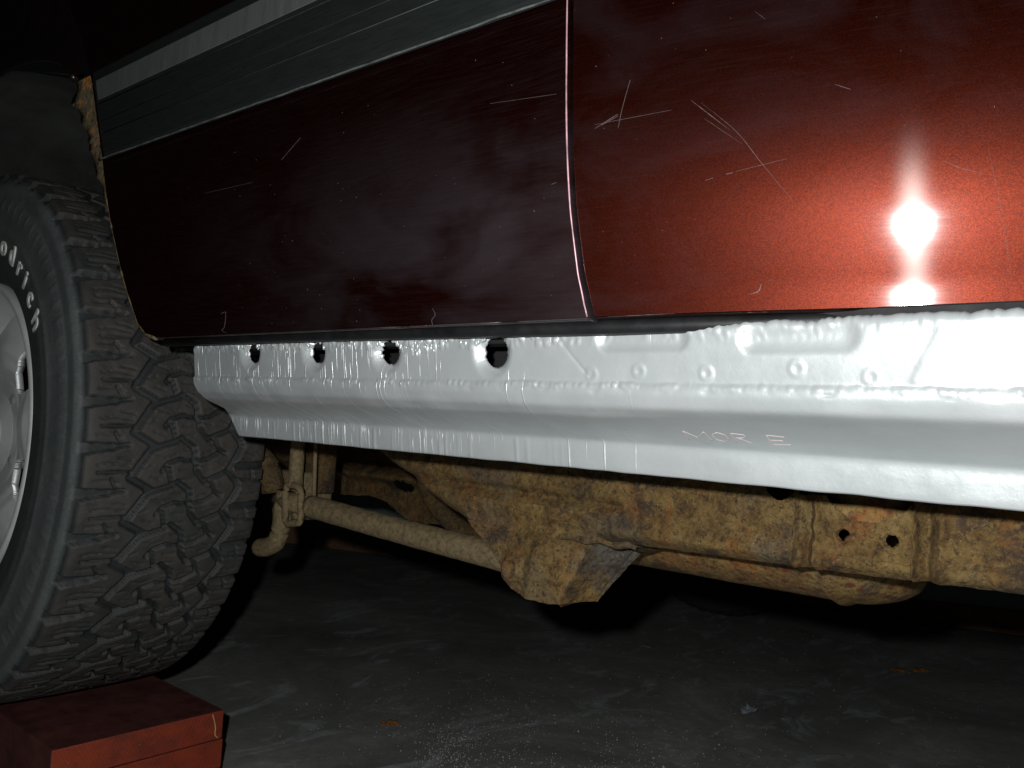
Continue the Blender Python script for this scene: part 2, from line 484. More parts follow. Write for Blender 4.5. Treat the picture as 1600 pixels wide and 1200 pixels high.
# scratches and chips through the lacquer
def scratch_mesh(lines, front):
    V, F = [], []
    for wd, pts in lines:
        P = smooth_curve([(x, 0, z) for x, z in pts], 14 * max(1, len(pts) - 1)) if len(pts) > 2 else dense([(x, 0, z) for x, z in pts], .003)
        n = len(P); b = len(V)
        for i, p in enumerate(P):
            d = (P[min(i + 1, n - 1)] - P[max(i - 1, 0)]).normalized(); nn = Vector((-d.z, 0, d.x))
            t = i / (n - 1); ww = wd * .62 * (.25 + .75 * math.sin(math.pi * min(max(t, .04), .96))) * (.6 + .6 * rnd.random())
            for s, h in ((-.5, .0), (0, .00022), (.5, .0)):
                q = p + nn * ww * s
                V.append((q.x, door_y(q.x, q.z, front) - .00012 - h, q.z))
        F += [tuple(b + k for k in f) for f in grid_faces(n, 3)]
    return V, F
FL = [(0.0005, [(-0.2436, 0.2075), (-0.2316, 0.1968), (-0.2201, 0.1866)]), (0.0004, [(-0.2376, 0.2054), (-0.2163, 0.1853), (-0.2016, 0.1652), (-0.1842, 0.1419)]), (0.0003, [(-0.2355, 0.1955), (-0.2126, 0.1774)]), (0.0004, [(-0.3079, 0.1994), (-0.2988, 0.2034), (-0.2917, 0.2064)]), (0.0004, [(-0.3034, 0.2008), (-0.2917, 0.2052)]), (0.0002, [(-0.2839, 0.2269), (-0.2891, 0.2085), (-0.2915, 0.1974)]), (0.0009, [(-0.2114, 0.0905), (-0.2058, 0.0922), (-0.2038, 0.0966)]), (0.0006, [(-0.2001, 0.0976), (-0.1975, 0.099)]), (0.0002, [(-0.308, 0.2019), (-0.2557, 0.2034)]), (0.0002, [(-0.2164, 0.1619), (-0.1873, 0.1662)]), (0.0004, [(-0.1088, 0.1571), (-0.1015, 0.1531), (-0.09, 0.1489)]), (0.0003, [(-0.0886, 0.1607), (-0.0831, 0.1298), (-0.0792, 0.0975)]), (0.0004, [(-0.2071, 0.2548), (-0.201, 0.249)]), (0.0004, [(-0.162, 0.2045), (-0.1537, 0.2005)]), (0.001, [(-0.2349, 0.1585), (-0.2299, 0.1595)]), (0.0014, [(-0.2221, 0.161), (-0.2183, 0.1614)]), (0.0005, [(-0.3031, 0.0788), (-0.2569, 0.0799)])]
RL = [(0.0008, [(-0.7614, 0.0983), (-0.7517, 0.0998)]), (0.0008, [(-0.7517, 0.0998), (-0.7557, 0.0855), (-0.7606, 0.0818), (-0.7513, 0.0784)]), (0.0006, [(-0.4606, 0.0903), (-0.4579, 0.0853), (-0.4615, 0.0815), (-0.4608, 0.0775)]), (0.0003, [(-0.3959, 0.2318), (-0.3363, 0.2261)]), (0.0003, [(-0.7792, 0.2188), (-0.6937, 0.2177)]), (0.0002, [(-0.6214, 0.2475), (-0.6487, 0.2317)]), (0.001, [(-0.3399, 0.1667), (-0.3356, 0.1674)])]
def specks(n, x0, x1, z0, z1):
    out = []
    for _ in range(n):
        x, z = rnd.uniform(x0, x1), rnd.uniform(z0, z1); r = rnd.uniform(.00012, .0004) * (1.8 if rnd.random() < .08 else 1)
        out.append((r * 2, [(x, z), (x + r * rnd.uniform(-2.5, 2.5), z + r * 2)]))
    return out
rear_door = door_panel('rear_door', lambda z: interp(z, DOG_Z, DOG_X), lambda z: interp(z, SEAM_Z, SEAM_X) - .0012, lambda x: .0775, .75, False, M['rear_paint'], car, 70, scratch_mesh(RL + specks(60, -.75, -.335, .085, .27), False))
tag(rear_door, 'dull dark maroon rear door with a dusty lower half')
front_door = door_panel('front_door', lambda z: interp(z, SEAM_Z, SEAM_X) + .0022, lambda z: .55, lambda x: .0790 + max(0, x + .32) * .014, .75, True, M['front_paint'], car, 110, scratch_mesh(FL + specks(55, -.31, -.06, .085, .29), True))
tag(front_door, 'glossy metallic red front door with the flash glare')

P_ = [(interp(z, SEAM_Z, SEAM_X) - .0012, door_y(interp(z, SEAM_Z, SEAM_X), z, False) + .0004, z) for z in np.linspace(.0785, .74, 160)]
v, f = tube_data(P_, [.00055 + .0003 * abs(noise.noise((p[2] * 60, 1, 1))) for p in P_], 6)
from_data('edge_highlight', v, f, plain('highlight_lacquer', (.46, .27, .30), .35, .2, .5, 90), rear_door)  # pale bead puts the edge radius's flash highlight into the colour

P_ = [(interp(z, DOG_Z, DOG_X) - .0010, door_y(interp(z, DOG_Z, DOG_X), z, False) + .0016, z) for z in np.linspace(.0768, .26, 110)]
v, f = tube_data(P_, [.0017 + .0022 * max(0, noise.noise((p[2] * 70, 3, 1))) for p in P_], 6, True, .0006)
from_data('rusty_fold', v, f, M['flange_rust'], rear_door)

# plastic side cladding on the rear door: stepped profile, pale stripe
def clad_strip(name, prof_pts, mat, parent, zl=None):
    nx = 60; V = []
    n = len(prof_pts)
    for i in range(nx):
        t = i / (nx - 1)
        for (y, z) in prof_pts:
            q_ = y / prof(z); xl = interp(z, DOG_Z, DOG_X) * q_ + .003; xr = interp(z, SEAM_Z, SEAM_X) * q_ - .003
            V.append((xl + (xr - xl) * t, y, z))
    F = grid_faces(nx, n)
    F.append(tuple(range(n))[::-1]); F.append(tuple((nx - 1) * n + j for j in range(n)))
    return from_data(name, V, F, mat, parent, False)
by = .4135
clad = [(.424, .2895), (.4205, .2905), (.4185, .2925), (by + .0035, .305), (by + .0020, .3165), (by + .0042, .3176), (by + .0042, .3186), (by + .0012, .3196),
        (by + .0006, .3315), (by + .0030, .3325), (by + .0030, .3333), (by, .3343), (by, .3530), (by + .0022, .3545), (by + .0022, .3560),
        (by - .0006, .3572), (by - .0006, .3852), (by + .0018, .3864), (by + .0028, .3990), (by + .0060, .4035), (.4245, .4045)]
cladding = clad_strip('side_cladding', clad, M['clad'], car)
clad_strip('cladding_stripe', [(by, .3580), (by - .0014, .3588), (by - .0014, .3838), (by, .3846)], M['stripe'], cladding)
v, f = tube_data(dense([(interp(.2895, DOG_Z, DOG_X) + .004, .4212, .2898), (interp(.2895, SEAM_Z, SEAM_X) - .004, .4212, .2898)], .01), .0009, 8, True, .0006)
from_data('cladding_edge_bead', v, f, plain('worn_bead', (.075, .085, .082), .5, 0, .6, 60), cladding)

groove_mat = plain('pale_groove_plastic', (.026, .032, .030), .5, 0, .5, 40)  # paler than the cladding so the groove lines show
for zg, yg in ((.3181, .4174), (.3329, .4161), (.3552, .4153)):
    v, f = tube_data([(interp(zg, DOG_Z, DOG_X) * .972 + .005, yg, zg), (interp(zg, SEAM_Z, SEAM_X) * .972 - .004, yg, zg)], .0006, 6)
    from_data('cladding_groove', v, f, groove_mat, cladding)

# rubber seal under the doors, and a black strip added as the hem's shade
v, f = tube_data([(-.890, .4600, .0735), (-.60, .4600, .0740), (-.325, .4620, .0728)] + [(x, door_y(x, .0785, True) + .007, .0727 + .014 * (x + .32)) for x in (-.25, -.2, -.15, -.1, -.05, 0, .1, .3, .5)], .0052, 12)
from_data('door_seal', v, f, M['rubber_seal'], car)
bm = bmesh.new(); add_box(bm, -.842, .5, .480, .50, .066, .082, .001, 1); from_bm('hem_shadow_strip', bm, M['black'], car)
v, f = tube_data(dense([(-.895, .4700, .0715), (-.60, .4702, .0718), (-.335, .4702, .0725)], .004), .0011, 6, True, .0014)
from_data('rusty_cut_edge', v, f, M['flange_rust'], car)

# rusty flange of the wheel arch, ragged inner outline, set back behind the door's edge
V, F = [], []
zz = np.linspace(.078, .415, 150)
for j, z in enumerate(zz):
    x1 = interp(z, DOG_Z, DOG_X) + .004
    wd = interp(z, [.078, .10, .16, .22, .265, .30, .34, .39, .415], [.010, .012, .010, .009, .022, .040, .046, .070, .055])
    wd *= 1 + .55 * fbm(z * 45, 2.2, 0, 3)
    for t in (0, .35, .7, 1.0, 1.0):
        y = .445 - .008 * (1 - t) + .0012 * fbm(z * 90, t * 4, 5)
        y = door_y(x1, z, False) + .0035 + .002 * fbm(z * 90, t * 4, 5)
        V.append((x1 - wd * (1 - t) if t < 1 else x1, y, z))
for j in range(len(zz)):
    V[j * 5 + 4] = (V[j * 5][0], V[j * 5][1] + .014, V[j * 5][2])
F = []
for j in range(len(zz) - 1):
    for t in range(3): F.append((j * 5 + t, j * 5 + t + 1, j * 5 + 6 + t, j * 5 + 5 + t))
    F.append((j * 5 + 4, j * 5, j * 5 + 5, j * 5 + 9))
from_data('arch_flange', V, F, M['flange_rust'], car)

# rear quarter panel with its wheel opening, arch lip and liner
WX, WZ, WR = -1.398, -.055, .389
AX = [-1.70, -1.55, -1.408, -1.33, -1.262, -1.19, -1.14, -1.105]
AZ = [.44, .470, .479, .478, .471, .455, .436, .408]
V = []; nz = 14; nx = 60
for i in range(nx):
    t = i / (nx - 1); x = -1.90 + t * .79
    for j in range(nz):
        q = j / (nz - 1); z = .45 + .3 * q
        for _ in range(4):
            xr_ = interp(z, DOG_Z, DOG_X) - .003; x = -1.90 + t * (xr_ + 1.90)
            zlo = interp(x, AX, AZ); z = zlo + (.75 - zlo) * q
        fl_ = .012 * max(0, 1 - (z - zlo) / .05) ** 2
        V.append((x, .4295 - fl_, z))
from_data('quarter_panel', V, grid_faces(nx, nz), M['dark_paint'], car)
v, f = tube_data(smooth_curve([(x, .4195, z) for x, z in zip(AX, AZ)], 50), .005, 10)
from_data('arch_lip', v, f, M['dark_paint'], car)
# the inner wheel housing: an upper vault round the tyre and a closing wall behind it
V = []; na, nw = 60, 8
for i in range(na):
    a = math.radians(28 + 150 * i / (na - 1))
    for j in range(nw):
        yb_ = .425 + .045 * min(1, max(0, (82 - math.degrees(a)) / 22)); y = yb_ + (.870 - yb_) * j / (nw - 1); r = .502 + .03 * min(1, max(0, (82 - math.degrees(a)) / 22)) + .02 * math.sin(j * 1.1) + .006 * math.sin(a * 9)
        x = WX + r * math.cos(a) * (.92 if math.cos(a) > 0 else 1); z = WZ + r * math.sin(a) * 1.06
        V.append((x, y, z))
o = from_data('arch_liner', V, grid_faces(na, nw), M['liner'], car)
bm = bmesh.new(); add_box(bm, -1.95, -.93, .872, .885, .10, .60); from_bm('liner_back', bm, M['liner'], car)

# ------------------------------------------------------------------ rocker panel
SY = [.4780, .4715, .4690, .4700, .4722, .4732, .4712, .4716, .4760, .4850, .4925, .5050, .5200, .5282, .5302, .5312, .5330, .5340]
SZ = [.0730, .0726, .0700, .0560, .0420, .0365, .0330, .0295, .0215, .0150, .0120, .0078, .0022, -.0010, -.0040, -.0120, -.0235, -.0252]
# arc length resample
d = np.r_[0, np.cumsum(np.hypot(np.diff(SY), np.diff(SZ)))]
NV = 110
tt = np.linspace(0, d[-1], NV)
py = np.interp(tt, d, SY); pz = np.interp(tt, d, SZ)
for _ in range(3):
    py[1:-1] = (py[:-2] + 2 * py[1:-1] + py[2:]) / 4; pz[1:-1] = (pz[:-2] + 2 * pz[1:-1] + pz[2:]) / 4
xs = np.concatenate([np.arange(-.845, -.02, .00125), np.arange(-.02, .5, .004)])
holes = [(-.737, .0612, .0105), (-.633, .0608, .0110), (-.534, .0602, .0115), (-.415, .0588, .0125)]
pimples = []
NX = len(xs)
X = np.repeat(xs[:, None], NV, 1); Y = np.repeat(py[None], NX, 0); Z = np.repeat(pz[None], NX, 0)
def n2(a, b, s, seed=0.0):
    return np.array([[noise.noise((xx * s, q * s, seed)) for q in b] for xx in a])
# broad waviness of the beaten sheet, deeper in the recess
wv = np.array([[noise.noise((xx * 9, t * 22, 1.7)) for t in tt] for xx in xs])
Y += wv * .0016
# the ridge grows and dents along its length
rg = np.array([noise.noise((xx * 14, .3, 4.0)) + .5 * noise.noise((xx * 40, .3, 9.0)) for xx in xs])
band = np.exp(-((pz - .0205) / .009) ** 2)
Y += -(rg[:, None] * .0022) * band[None]
# a step in the ridge's lower edge about half way
st = 1 / (1 + np.exp(-(xs + .285) / .012))
low = np.exp(-((pz - .0125) / .006) ** 2)
Z += (st[:, None] * .0022) * low[None]; Y += (st[:, None] * .0018) * low[None]
# weld seam along the ridge's crest: lumpy bead
sb = np.array([max(0, .25 + .8 * noise.noise((xx * 70, 1.1, 2.0)) + .7 * noise.noise((xx * 310, 3.1, 2.0))) for xx in xs])
sw = np.array([.0345 + .0022 * noise.noise((xx * 38, 8.0, 1)) + .0010 * noise.noise((xx * 160, 8.0, 1)) for xx in xs])
sbl = np.array([.25 + .75 * abs(noise.noise((xx * 22, 5.5, 3))) * 1.6 for xx in xs])
Y += -(sb * sbl)[:, None] * .0048 * np.exp(-((Z - sw[:, None]) / .0013) ** 2)
sc = np.array([noise.noise((xx * 95, 6.1, 2.0)) for xx in xs])
Y += (np.clip(sc, 0, 1))[:, None] * .0020 * np.exp(-((Z - sw[:, None] + .0030) / .0009) ** 2)
# melted, beaded top edge
top = np.clip((Z - .0600) / .010, 0, 1)
bd = np.array([[max(0, noise.noise((xx * 330, zz_ * 190, 3.3))) for zz_ in pz] for xx in xs])
Y += -bd * top * np.where(xs < -.33, .0055, .0013)[:, None]
Z += (np.clip(xs + .32, 0, .6) * .013)[:, None] * np.clip((pz[None] - .050) / .02, 0, 1)
jag = np.array([abs(noise.noise((xx * 210, 7.7, 1.0))) + .8 * max(0, noise.noise((xx * 60, 2.7, 1.0))) for xx in xs])
Z -= (jag[:, None] * np.where(xs < -.33, .0030, .0022)[:, None]) * np.clip((pz[None] - .066) / .006, 0, 1)
# drawn-in oblong dents near the top edge and a slanting crease
def oblong(cx, hw, cz, hz, dep):
    dx = np.clip(np.abs(X - cx) - hw, 0, None); r = np.hypot(dx / 1.0, (Z - cz)) / hz
    return dep * np.clip(1 - r ** 2, 0, 1)
Y += oblong(-.285, .026, .0655, .0095, .0034) + oblong(-.182, .026, .0645, .0105, .0036)
front = (Z > .036)
def crease(xa, za, xb, zb, wdt, amp):
    t = np.clip(((X - xa) * (xb - xa) + (Z - za) * (zb - za)) / ((xb - xa) ** 2 + (zb - za) ** 2), 0, 1)
    return amp * np.exp(-(np.hypot(X - xa - t * (xb - xa), Z - za - t * (zb - za)) / wdt) ** 2) * front
Y += crease(-.352, .067, -.325, .040, .0010, .0007) + crease(-.118, .040, -.105, .066, .0022, -.0006)
for cx, cz in [(-.3235, .0420), (-.2865, .0445), (-.2385, .0435), (-.1815, .0465), (-.1400, .0420)]:
    r = np.hypot(X - cx, Z - cz)
    Y += -.0008 * np.exp(-((r - .0036) / .0012) ** 2) * front
# nicks and runs hanging on the flange
fl_r = np.array([max(0, noise.noise((xx * 260, 4.4, 6)) - .36) for xx in xs]) * np.where(xs < -.38, 1, .0)
Y += -(fl_r[:, None] * .0026) * np.clip((-.004 - Z) / .004, 0, 1)
edge = np.array([noise.noise((xx * 45, 2.4, 8)) for xx in xs])
Z += edge[:, None] * .0005 * np.clip((-.015 - Z) / .01, 0, 1)
# the left end is cut on the slant along the recess
offj = np.interp(-pz, [-.006, .001, .004, .0252], [0, .018, .018, 0])
X -= offj[None] * np.clip((-.80 - X) / .045, 0, 1)
# punched, dimpled holes
kill = np.zeros((NX, NV), bool)
for hx, hz, hr in holes:
    r = np.hypot((X - hx), (Z - hz)) + 1e-9
    m = front
    Y += np.where(m, .0062 * np.clip(1 - (r - hr) / (.0085), 0, 1) ** 1.3, 0)
    snap = m & (r < hr + .0013) & (r > hr - .0013)
    X = np.where(snap, hx + (X - hx) * hr / r, X); Z = np.where(snap, hz + (Z - hz) * hr / r, Z)
    kill |= m & (r < hr - .0004)
# small notch in the left end under the tyre-side tab
V = np.stack([X, Y, Z], -1).reshape(-1, 3)
def keep(i, j):
    q = (i * NV + j, (i + 1) * NV + j, (i + 1) * NV + j + 1, i * NV + j + 1)
    kf = kill.ravel()
    return not (kf[q[0]] or kf[q[1]] or kf[q[2]] or kf[q[3]])
F = grid_faces(NX, NV, keep=keep)
rocker = from_data('rocker_panel', V, F, M['zinc'], car, True)
tag(rocker, 'silver primed sill panel with a beaded weld edge and four holes')
md = rocker.modifiers.new('thickness', 'SOLIDIFY'); md.thickness = .0016; md.offset = -1
# beads of weld spatter along the cut top edge
bm = bmesh.new()
for q in range(330):
    x = rnd.choice([rnd.uniform(-.845, -.34), rnd.uniform(-.845, -.34), rnd.gauss(-.505, .02)])
    z = .0705 - abs(rnd.gauss(0, .0045))
    if any(math.hypot(x - h[0], z - h[1]) < h[2] + .0005 for h in holes): continue
    r = rnd.uniform(.0006, .0019) * (1.4 if x > -.1 else 1)
    mt = Matrix.Translation((x, .4685 + .0006, z)) @ Matrix.Diagonal((r * rnd.uniform(.8, 1.3), r * .9, r * rnd.uniform(.9, 2.2), 1))
    bmesh.ops.create_icosphere(bm, subdivisions=2, radius=1, matrix=mt)
tmp_me = bpy.data.meshes.new('spatter'); bm.to_mesh(tmp_me); bm.free()
bm = bmesh.new(); bm.from_mesh(rocker.data); off_ = rocker.location + car.location
tmp_me.transform(Matrix.Translation(Vector((0, 0, H)) - off_)); bm.from_mesh(tmp_me); bm.to_mesh(rocker.data); bm.free(); bpy.data.meshes.remove(tmp_me)
rocker.data.polygons.foreach_set('use_smooth', [True] * len(rocker.data.polygons))
# tab sticking out of the left end
bm = bmesh.new(); add_box(bm, -.858, -.846, .4755, .4775, .050, .071, .0006, 1); from_bm('end_tab', bm, M['rubber_seal'], rocker)
# faded pen writing in the recess: MORE
def sill_pt(x, t):
    # t 0..1 across the recess, top to bottom
    z = .0095 - .0090 * t
    return x, np.interp(-z, -pz, py), z
glyph = {'M': [[(0, 1), (.05, 0), (.5, .75), (.95, 0), (1, 1)]],
         'O': [[(.5, 0), (.05, .3), (.1, .85), (.55, 1), (.95, .7), (.9, .2), (.5, 0)]],
         'R': [[(.05, 1), (.1, 0), (.8, .1), (.8, .45), (.1, .55)], [(.35, .55), (.95, 1)]],
         'E': [[(.95, .05), (.1, 0), (.05, .5), (.1, 1), (1, .95)], [(.1, .5), (.75, .5)]]}
V, F = [], []
rI = {round(float(a), 6): q for q, a in enumerate(xs)}
def sill_at(x, t):
    i = int(np.argmin(np.abs(xs - x)))
    z = .0100 - .0085 * t
    colz = np.array([q[2] for q in Vg[i]]); coly = np.array([q[1] for q in Vg[i]])
    j0, j1 = int(NV * .45), int(NV * .86)
    k_ = j0 + int(np.argmin(np.abs(colz[j0:j1] - z)))
    return Vector((x, coly[k_] - .0008, colz[k_] - .0010))
Vg = np.stack([X, Y, Z], -1)
xc = -.272
for ch, wdt in (('M', .017), ('O', .011), ('R', .012), ('gap', .006), ('E', .013)):
    if ch != 'gap':
        for stroke in glyph[ch]:
            P = [sill_at(xc + a * wdt, .15 + b * .62) for a, b in stroke]
            P = [p for a, b in zip(P[:-1], P[1:]) for p in dense([a, b], .0015)[:-1]] + [P[-1]]
            v, f = tube_data(P, .00062, 6)
            o_ = len(V); V += v; F += [tuple(o_ + q for q in ff) for ff in f]
    xc += wdt + .003
from_data('pen_writing', V, F, M['pen'], rocker)

# ------------------------------------------------------------------ frame rail, bracket, mount, tank
def sheet(name, x0, x1, nx, zlow, ztop, nz, yfun, mat, parent, cut=None, depth=.07, fine=None, skew=0.0):
    """one formed steel plate given by its lower outline, with returned edges"""
    V = []; Q = []; xx = np.linspace(x0, x1, nx)
    if fine: xx = np.unique(np.concatenate([xx, np.arange(fine[0], fine[1], fine[2])])); nx = len(xx)
    for i, x in enumerate(xx):
        zl, zt = zlow(x), ztop(x)
        for j in range(nz):
            z = zl + (zt - zl) * (j / (nz - 1)) ** 1.4
            Q.append((x, z)); yv = yfun(x, z); kq = 1 + skew * (x + .5) / .67; V.append((x * kq, yv + skew * (x + .5), z * kq))
    kp = None
    if cut:
        kp = lambda i, j: not cut((Q[i * nz + j][0] + Q[(i + 1) * nz + j + 1][0]) / 2, (Q[i * nz + j][1] + Q[(i + 1) * nz + j + 1][1]) / 2)
    F = grid_faces(nx, nz, keep=kp)
    ring = [i * nz for i in range(nx)]
    side1 = [(nx - 1) * nz + j for j in range(nz)]; side0 = [j for j in range(nz)]
    for line in (ring, side1, side0):
        b = []
        for r in line:
            x, y, z = V[r]; V.append((x, y + depth, z + .002)); b.append(len(V) - 1)
        for a in range(len(line) - 1): F.append((line[a], b[a], b[a + 1], line[a + 1]))
    return from_data(name, V, F, mat, parent, True)

RX = [-1.25, -.95, -.771, -.70, -.66, -.62, -.59, -.565, -.424, -.233, -.094, .4]
RZ = [.10, .05, -.035, -.067, -.085, -.099, -.104, -.104, -.0985, -.0945, -.0895, -.083]
def gauss(x, c, s): return math.exp(-((x - c) / s) ** 2)
def rail_y(x, z):
    y = .670 + .0022 * fbm(x * 22, z * 22, 3) + .0010 * fbm(x * 75, z * 75, 1) + .0008 * fbm(x * 260, z * 260, 8, 3)
    y -= .004 * gauss(z, -.088 + .00, .010) * (1 if x > -.43 else 0)
    y += .006 * gauss(z + .062 + (x + .6) * .02, 0, .005) * (1 if x < -.42 else .25)
    zb = interp(x, RX, RZ)
    y += .010 * max(0, 1 - (z - zb) / .012) ** 2                    # rolled lower edge
    # pleats beside the body mount and its proud plate
    for c, s, a in ((-.2535, .0015, -.007), (-.2450, .0034, .009), (-.2365, .0024, -.005), (-.1640, .0014, -.007), (-.1570, .0042, .009), (-.146, .004, -.004), (-.118, .006, .003)):
        y += a * gauss(x + .0006 * math.sin(z * 400), c, s)
    if -.232 < x < -.166 and z > -.080: y -= .0035
    for hx, hz in ((-.2150, -.0645), (-.1800, -.0640)):
        r = math.hypot(x - hx, z - hz)
        if r < .0054: y += .004
        else: y -= .0012 * gauss(r, .0068, .0018)
    return y
def rail_cut(x, z):
    if math.hypot((x + .1975) / .0330, (z + .0260) / .0260) < 1: return True           # half-round cut-out
    if -.279 < x < -.2560 and z > -.0425 + 60 * (x + .268) ** 2: return True
    if -.2515 < x < -.226 and z > -.0360 + (x + .2515) * .08: return True
    if -.163 < x < -.150 and z > -.0335: return True
    if math.hypot(x + .2150, z + .0645) < .0046 or math.hypot(x + .1800, z + .0640) < .0046: return True
    return False
rail = sheet('frame_rail', -1.2, .40, 560, lambda x: interp(x, RX, RZ) + .0022 * fbm(x * 55, 0, 2), lambda x: max(.055, interp(x, RX, RZ) + .12), 130, rail_y, M['rust'], car, rail_cut, .075, (-.285, -.095, .00075), -.085)
bm = bmesh.new(); add_box(bm, -.226, -.154, .656, .659, -.0560, .02, .001, 1); from_bm('mount_plate', bm, M['tank_rust'], rail)

# hanging suspension bracket, plump front face and a turned right side
BX = [-.612, -.585, -.562, -.553, -.549, -.535, -.520, -.502, -.488, -.474]
BZ = [-.094, -.112, -.130, -.138, -.1505, -.1590, -.1635, -.1655, -.1650, -.1635]
def brk_y(x, z):
    y = .661 + .0042 * fbm(x * 30, z * 30, 6) + .0022 * fbm(x * 90, z * 90, 2) + .0008 * fbm(x * 260, z * 260, 8, 3)
    y -= .008 * gauss(x, -.50, .035) * gauss(z, -.135, .03)
    r = math.hypot(x + .536, z + .1385)
    y += -.0045 * gauss(r, .0105, .004) + .003 * gauss(r, 0, .006)
    y -= .004 * gauss(x + .505 - (z + .13) * .25, 0, .008)
    y += .007 * gauss(z, -.094, .010)
    return y
brk = empty('suspension_bracket', (0, 0, 0)); brk.parent = car; brk.location = Vector((-.50, .68, H - .13)) - car.location
def bz(x): return interp(x, BX, BZ) + .0016 * fbm(x * 120, 3, 2)
XR = lambda z: interp(z, [-.17, -.1635, -.135, -.105, -.096, -.06], [-.4740, -.4740, -.4610, -.4460, -.4420, -.4350])
V = []; nx, nz = 110, 70
for i in range(nx):
    for j in range(nz):
        s = i / (nx - 1); t = j / (nz - 1)
        z = -.166 + t * (.166 - .072)
        x = -.612 + s * (XR(z) + .612); z2 = max(z, bz(x)) if x < -.474 else z
        V.append((x, brk_y(x, z2), z2))
F = grid_faces(nx, nz)
nb = len(V)
# left and lower edge turned back
line = [i * nz for i in range(nx)]
for r in line: V.append((V[r][0], V[r][1] + .05, V[r][2] + .003))
F += [(line[a], nb + a, nb + a + 1, line[a + 1]) for a in range(nx - 1)]
from_data('bracket_face', V, F, M['bracket_rust'], brk)
V = []; n1_, n2_ = 40, 60
for i in range(n1_):
    s = i / (n1_ - 1)
    for j in range(n2_):
        t = j / (n2_ - 1); z = -.1635 + t * .0735
        x = XR(z); yy = brk_y(x, z)
        dx = interp(z, [-.164, -.150, -.12, -.098, -.09], [.024, .028, .036, .044, .044])
        q = Vector((x + dx * s + .0018 * fbm(s * 9, z * 120, 2), yy + .030 * s + .014 * math.sin(math.pi * min(1, s * 1.1)) + .0035 * fbm(s * 5, z * 70, 4) + .0022 * fbm(s * 22, z * 90, 9) + .0016 * math.sin(s * 14 + z * 60), z + .004 * s * (1 - t)))
        V.append(q)
F = grid_faces(n1_, n2_)
from_data('bracket_side', V, F, rust_material('grey_scaled_steel', 1.0, False, .95), brk)
v = []; 
for i in range(40):
    x = -.475 + i / 39 * .085
    for j, (y, z) in enumerate(((.655, -.0945), (.652, -.0985), (.658, -.1010), (.70, -.1015))):
        v.append((x, y + .004 * fbm(x * 60, j, 1), z + .0025 * fbm(x * 50, j * .4, 7) + .0012 * math.sin(x * 200)))
from_data('bracket_ledge', v, grid_faces(40, 4), M['rust'], brk)

# lower link tube from the bracket to the axle
v, f = tube_data(dense([(-.520, .722, -.1520), (-.586, .722, -.1425), (-.76, .722, -.1345), (-.955, .722, -.1230)], .006), .0155, 22, True, .0007)
from_data('lower_link', v, f, plain('dusty_link_steel', (.150, .112, .055), .85, 0, .5, 170, .0012), car)
# clevis and hook on the axle
ax = empty('axle_clamp', (0, 0, 0)); ax.parent = car; ax.location = Vector((-1.0, .74, H - .12)) - car.location
dusty = bpy.data.materials['dusty_link_steel']
bm = bmesh.new(); add_box(bm, -1.070, -1.005, .735, .80, -.150, -.080, .008, 3); from_bm('clamp_body', bm, dusty, ax, True)
v, f = tube_data(dense([(-.980, .708, -.0955), (-.966, .708, -.0975), (-.961, .708, -.103), (-.957, .708, -.138), (-.961, .708, -.146), (-.986, .708, -.150), (-.993, .708, -.146), (-.997, .708, -.106), (-.993, .708, -.0965), (-.980, .708, -.0955)], .003), .0050, 8, True, .0007)
from_data('clevis_loop', v, f, dusty, ax)
v, f = tube_data([(-.965, .722, -.123), (-1.035, .722, -.121)], .0135, 16); from_data('clevis_pin', v, f, dusty, ax)
v, f = tube_data([(-.944, .716, -.124), (-.953, .716, -.124)], .0105, 6); from_data('pin_nut', v, f, dusty, ax)
v, f = tube_data(dense([(-.985, .715, -.100), (-.989, .715, .03)], .01), .0105, 10, True, .0006); from_data('drop_link', v, f, dusty, car)
v, f = tube_data(dense([(-.958, .728, -.112), (-.968, .728, .03)], .01), .0030, 8); from_data('brake_hose', v, f, dusty, car)
v, f = tube_data(smooth_curve([(-1.015, .722, -.108), (-1.020, .722, -.135), (-1.020, .722, -.160), (-1.030, .722, -.181), (-1.050, .722, -.192), (-1.074, .722, -.196)], 30), [.0135] * 30 + [.009], 12, True, .001)
from_data('hook_bar', v, f, dusty, ax)
v, f = tube_data(dense([(-1.075, .70, -.052), (-1.045, .71, -.075), (-1.045, .72, -.11)], .006), .017, 12, True, .002)
from_data('link_arm', v, f, M['deep_rust'], ax)
bm = bmesh.new(); add_box(bm, -1.035, -.990, .76, .79, -.110, .03, .004, 2); from_bm('shock_mount', bm, M['deep_rust'], car, True)
# axle tube running to the other side
v, f = tube_data(dense([(WX, .62, WZ), (WX, 2.3, WZ)], .1), .040, 16); from_data('axle_tube', v, f, M['deep_rust'], car)

# crossmember and gusset further in
CXx = [-1.75, -1.338, -1.151, -1.110, -1.047, -1.00, -.934, -.87, -.70]
CZz = [-.150, -.146, -.133, -.140, -.166, -.165, -.160, -.166, -.15]
def cm_y(x, z): return 1.0 + .008 * fbm(x * 18, z * 18, 5) + .003 * fbm(x * 60, z * 60, 5) - .02 * gauss(z, -.095, .01) + (.03 if x > -.93 else 0)
sheet('cross_member', -1.75, -.70, 200, lambda x: interp(x, CXx, CZz) + .003 * fbm(x * 40, 1, 1), lambda x: .06, 50, cm_y, M['deep_rust'], car, lambda x, z: math.hypot((x + 1.06) / .022, (z + .107) / .010) < 1, .06)
v, f = tube_data(smooth_curve([(-1.02, .985, -.02), (-1.0, .98, -.08), (-.965, .975, -.125), (-.90, .97, -.158), (-.84, .97, -.166)], 30), .016, 12, True, .001)
from_data('brake_line', v, f, M['deep_rust'], car)

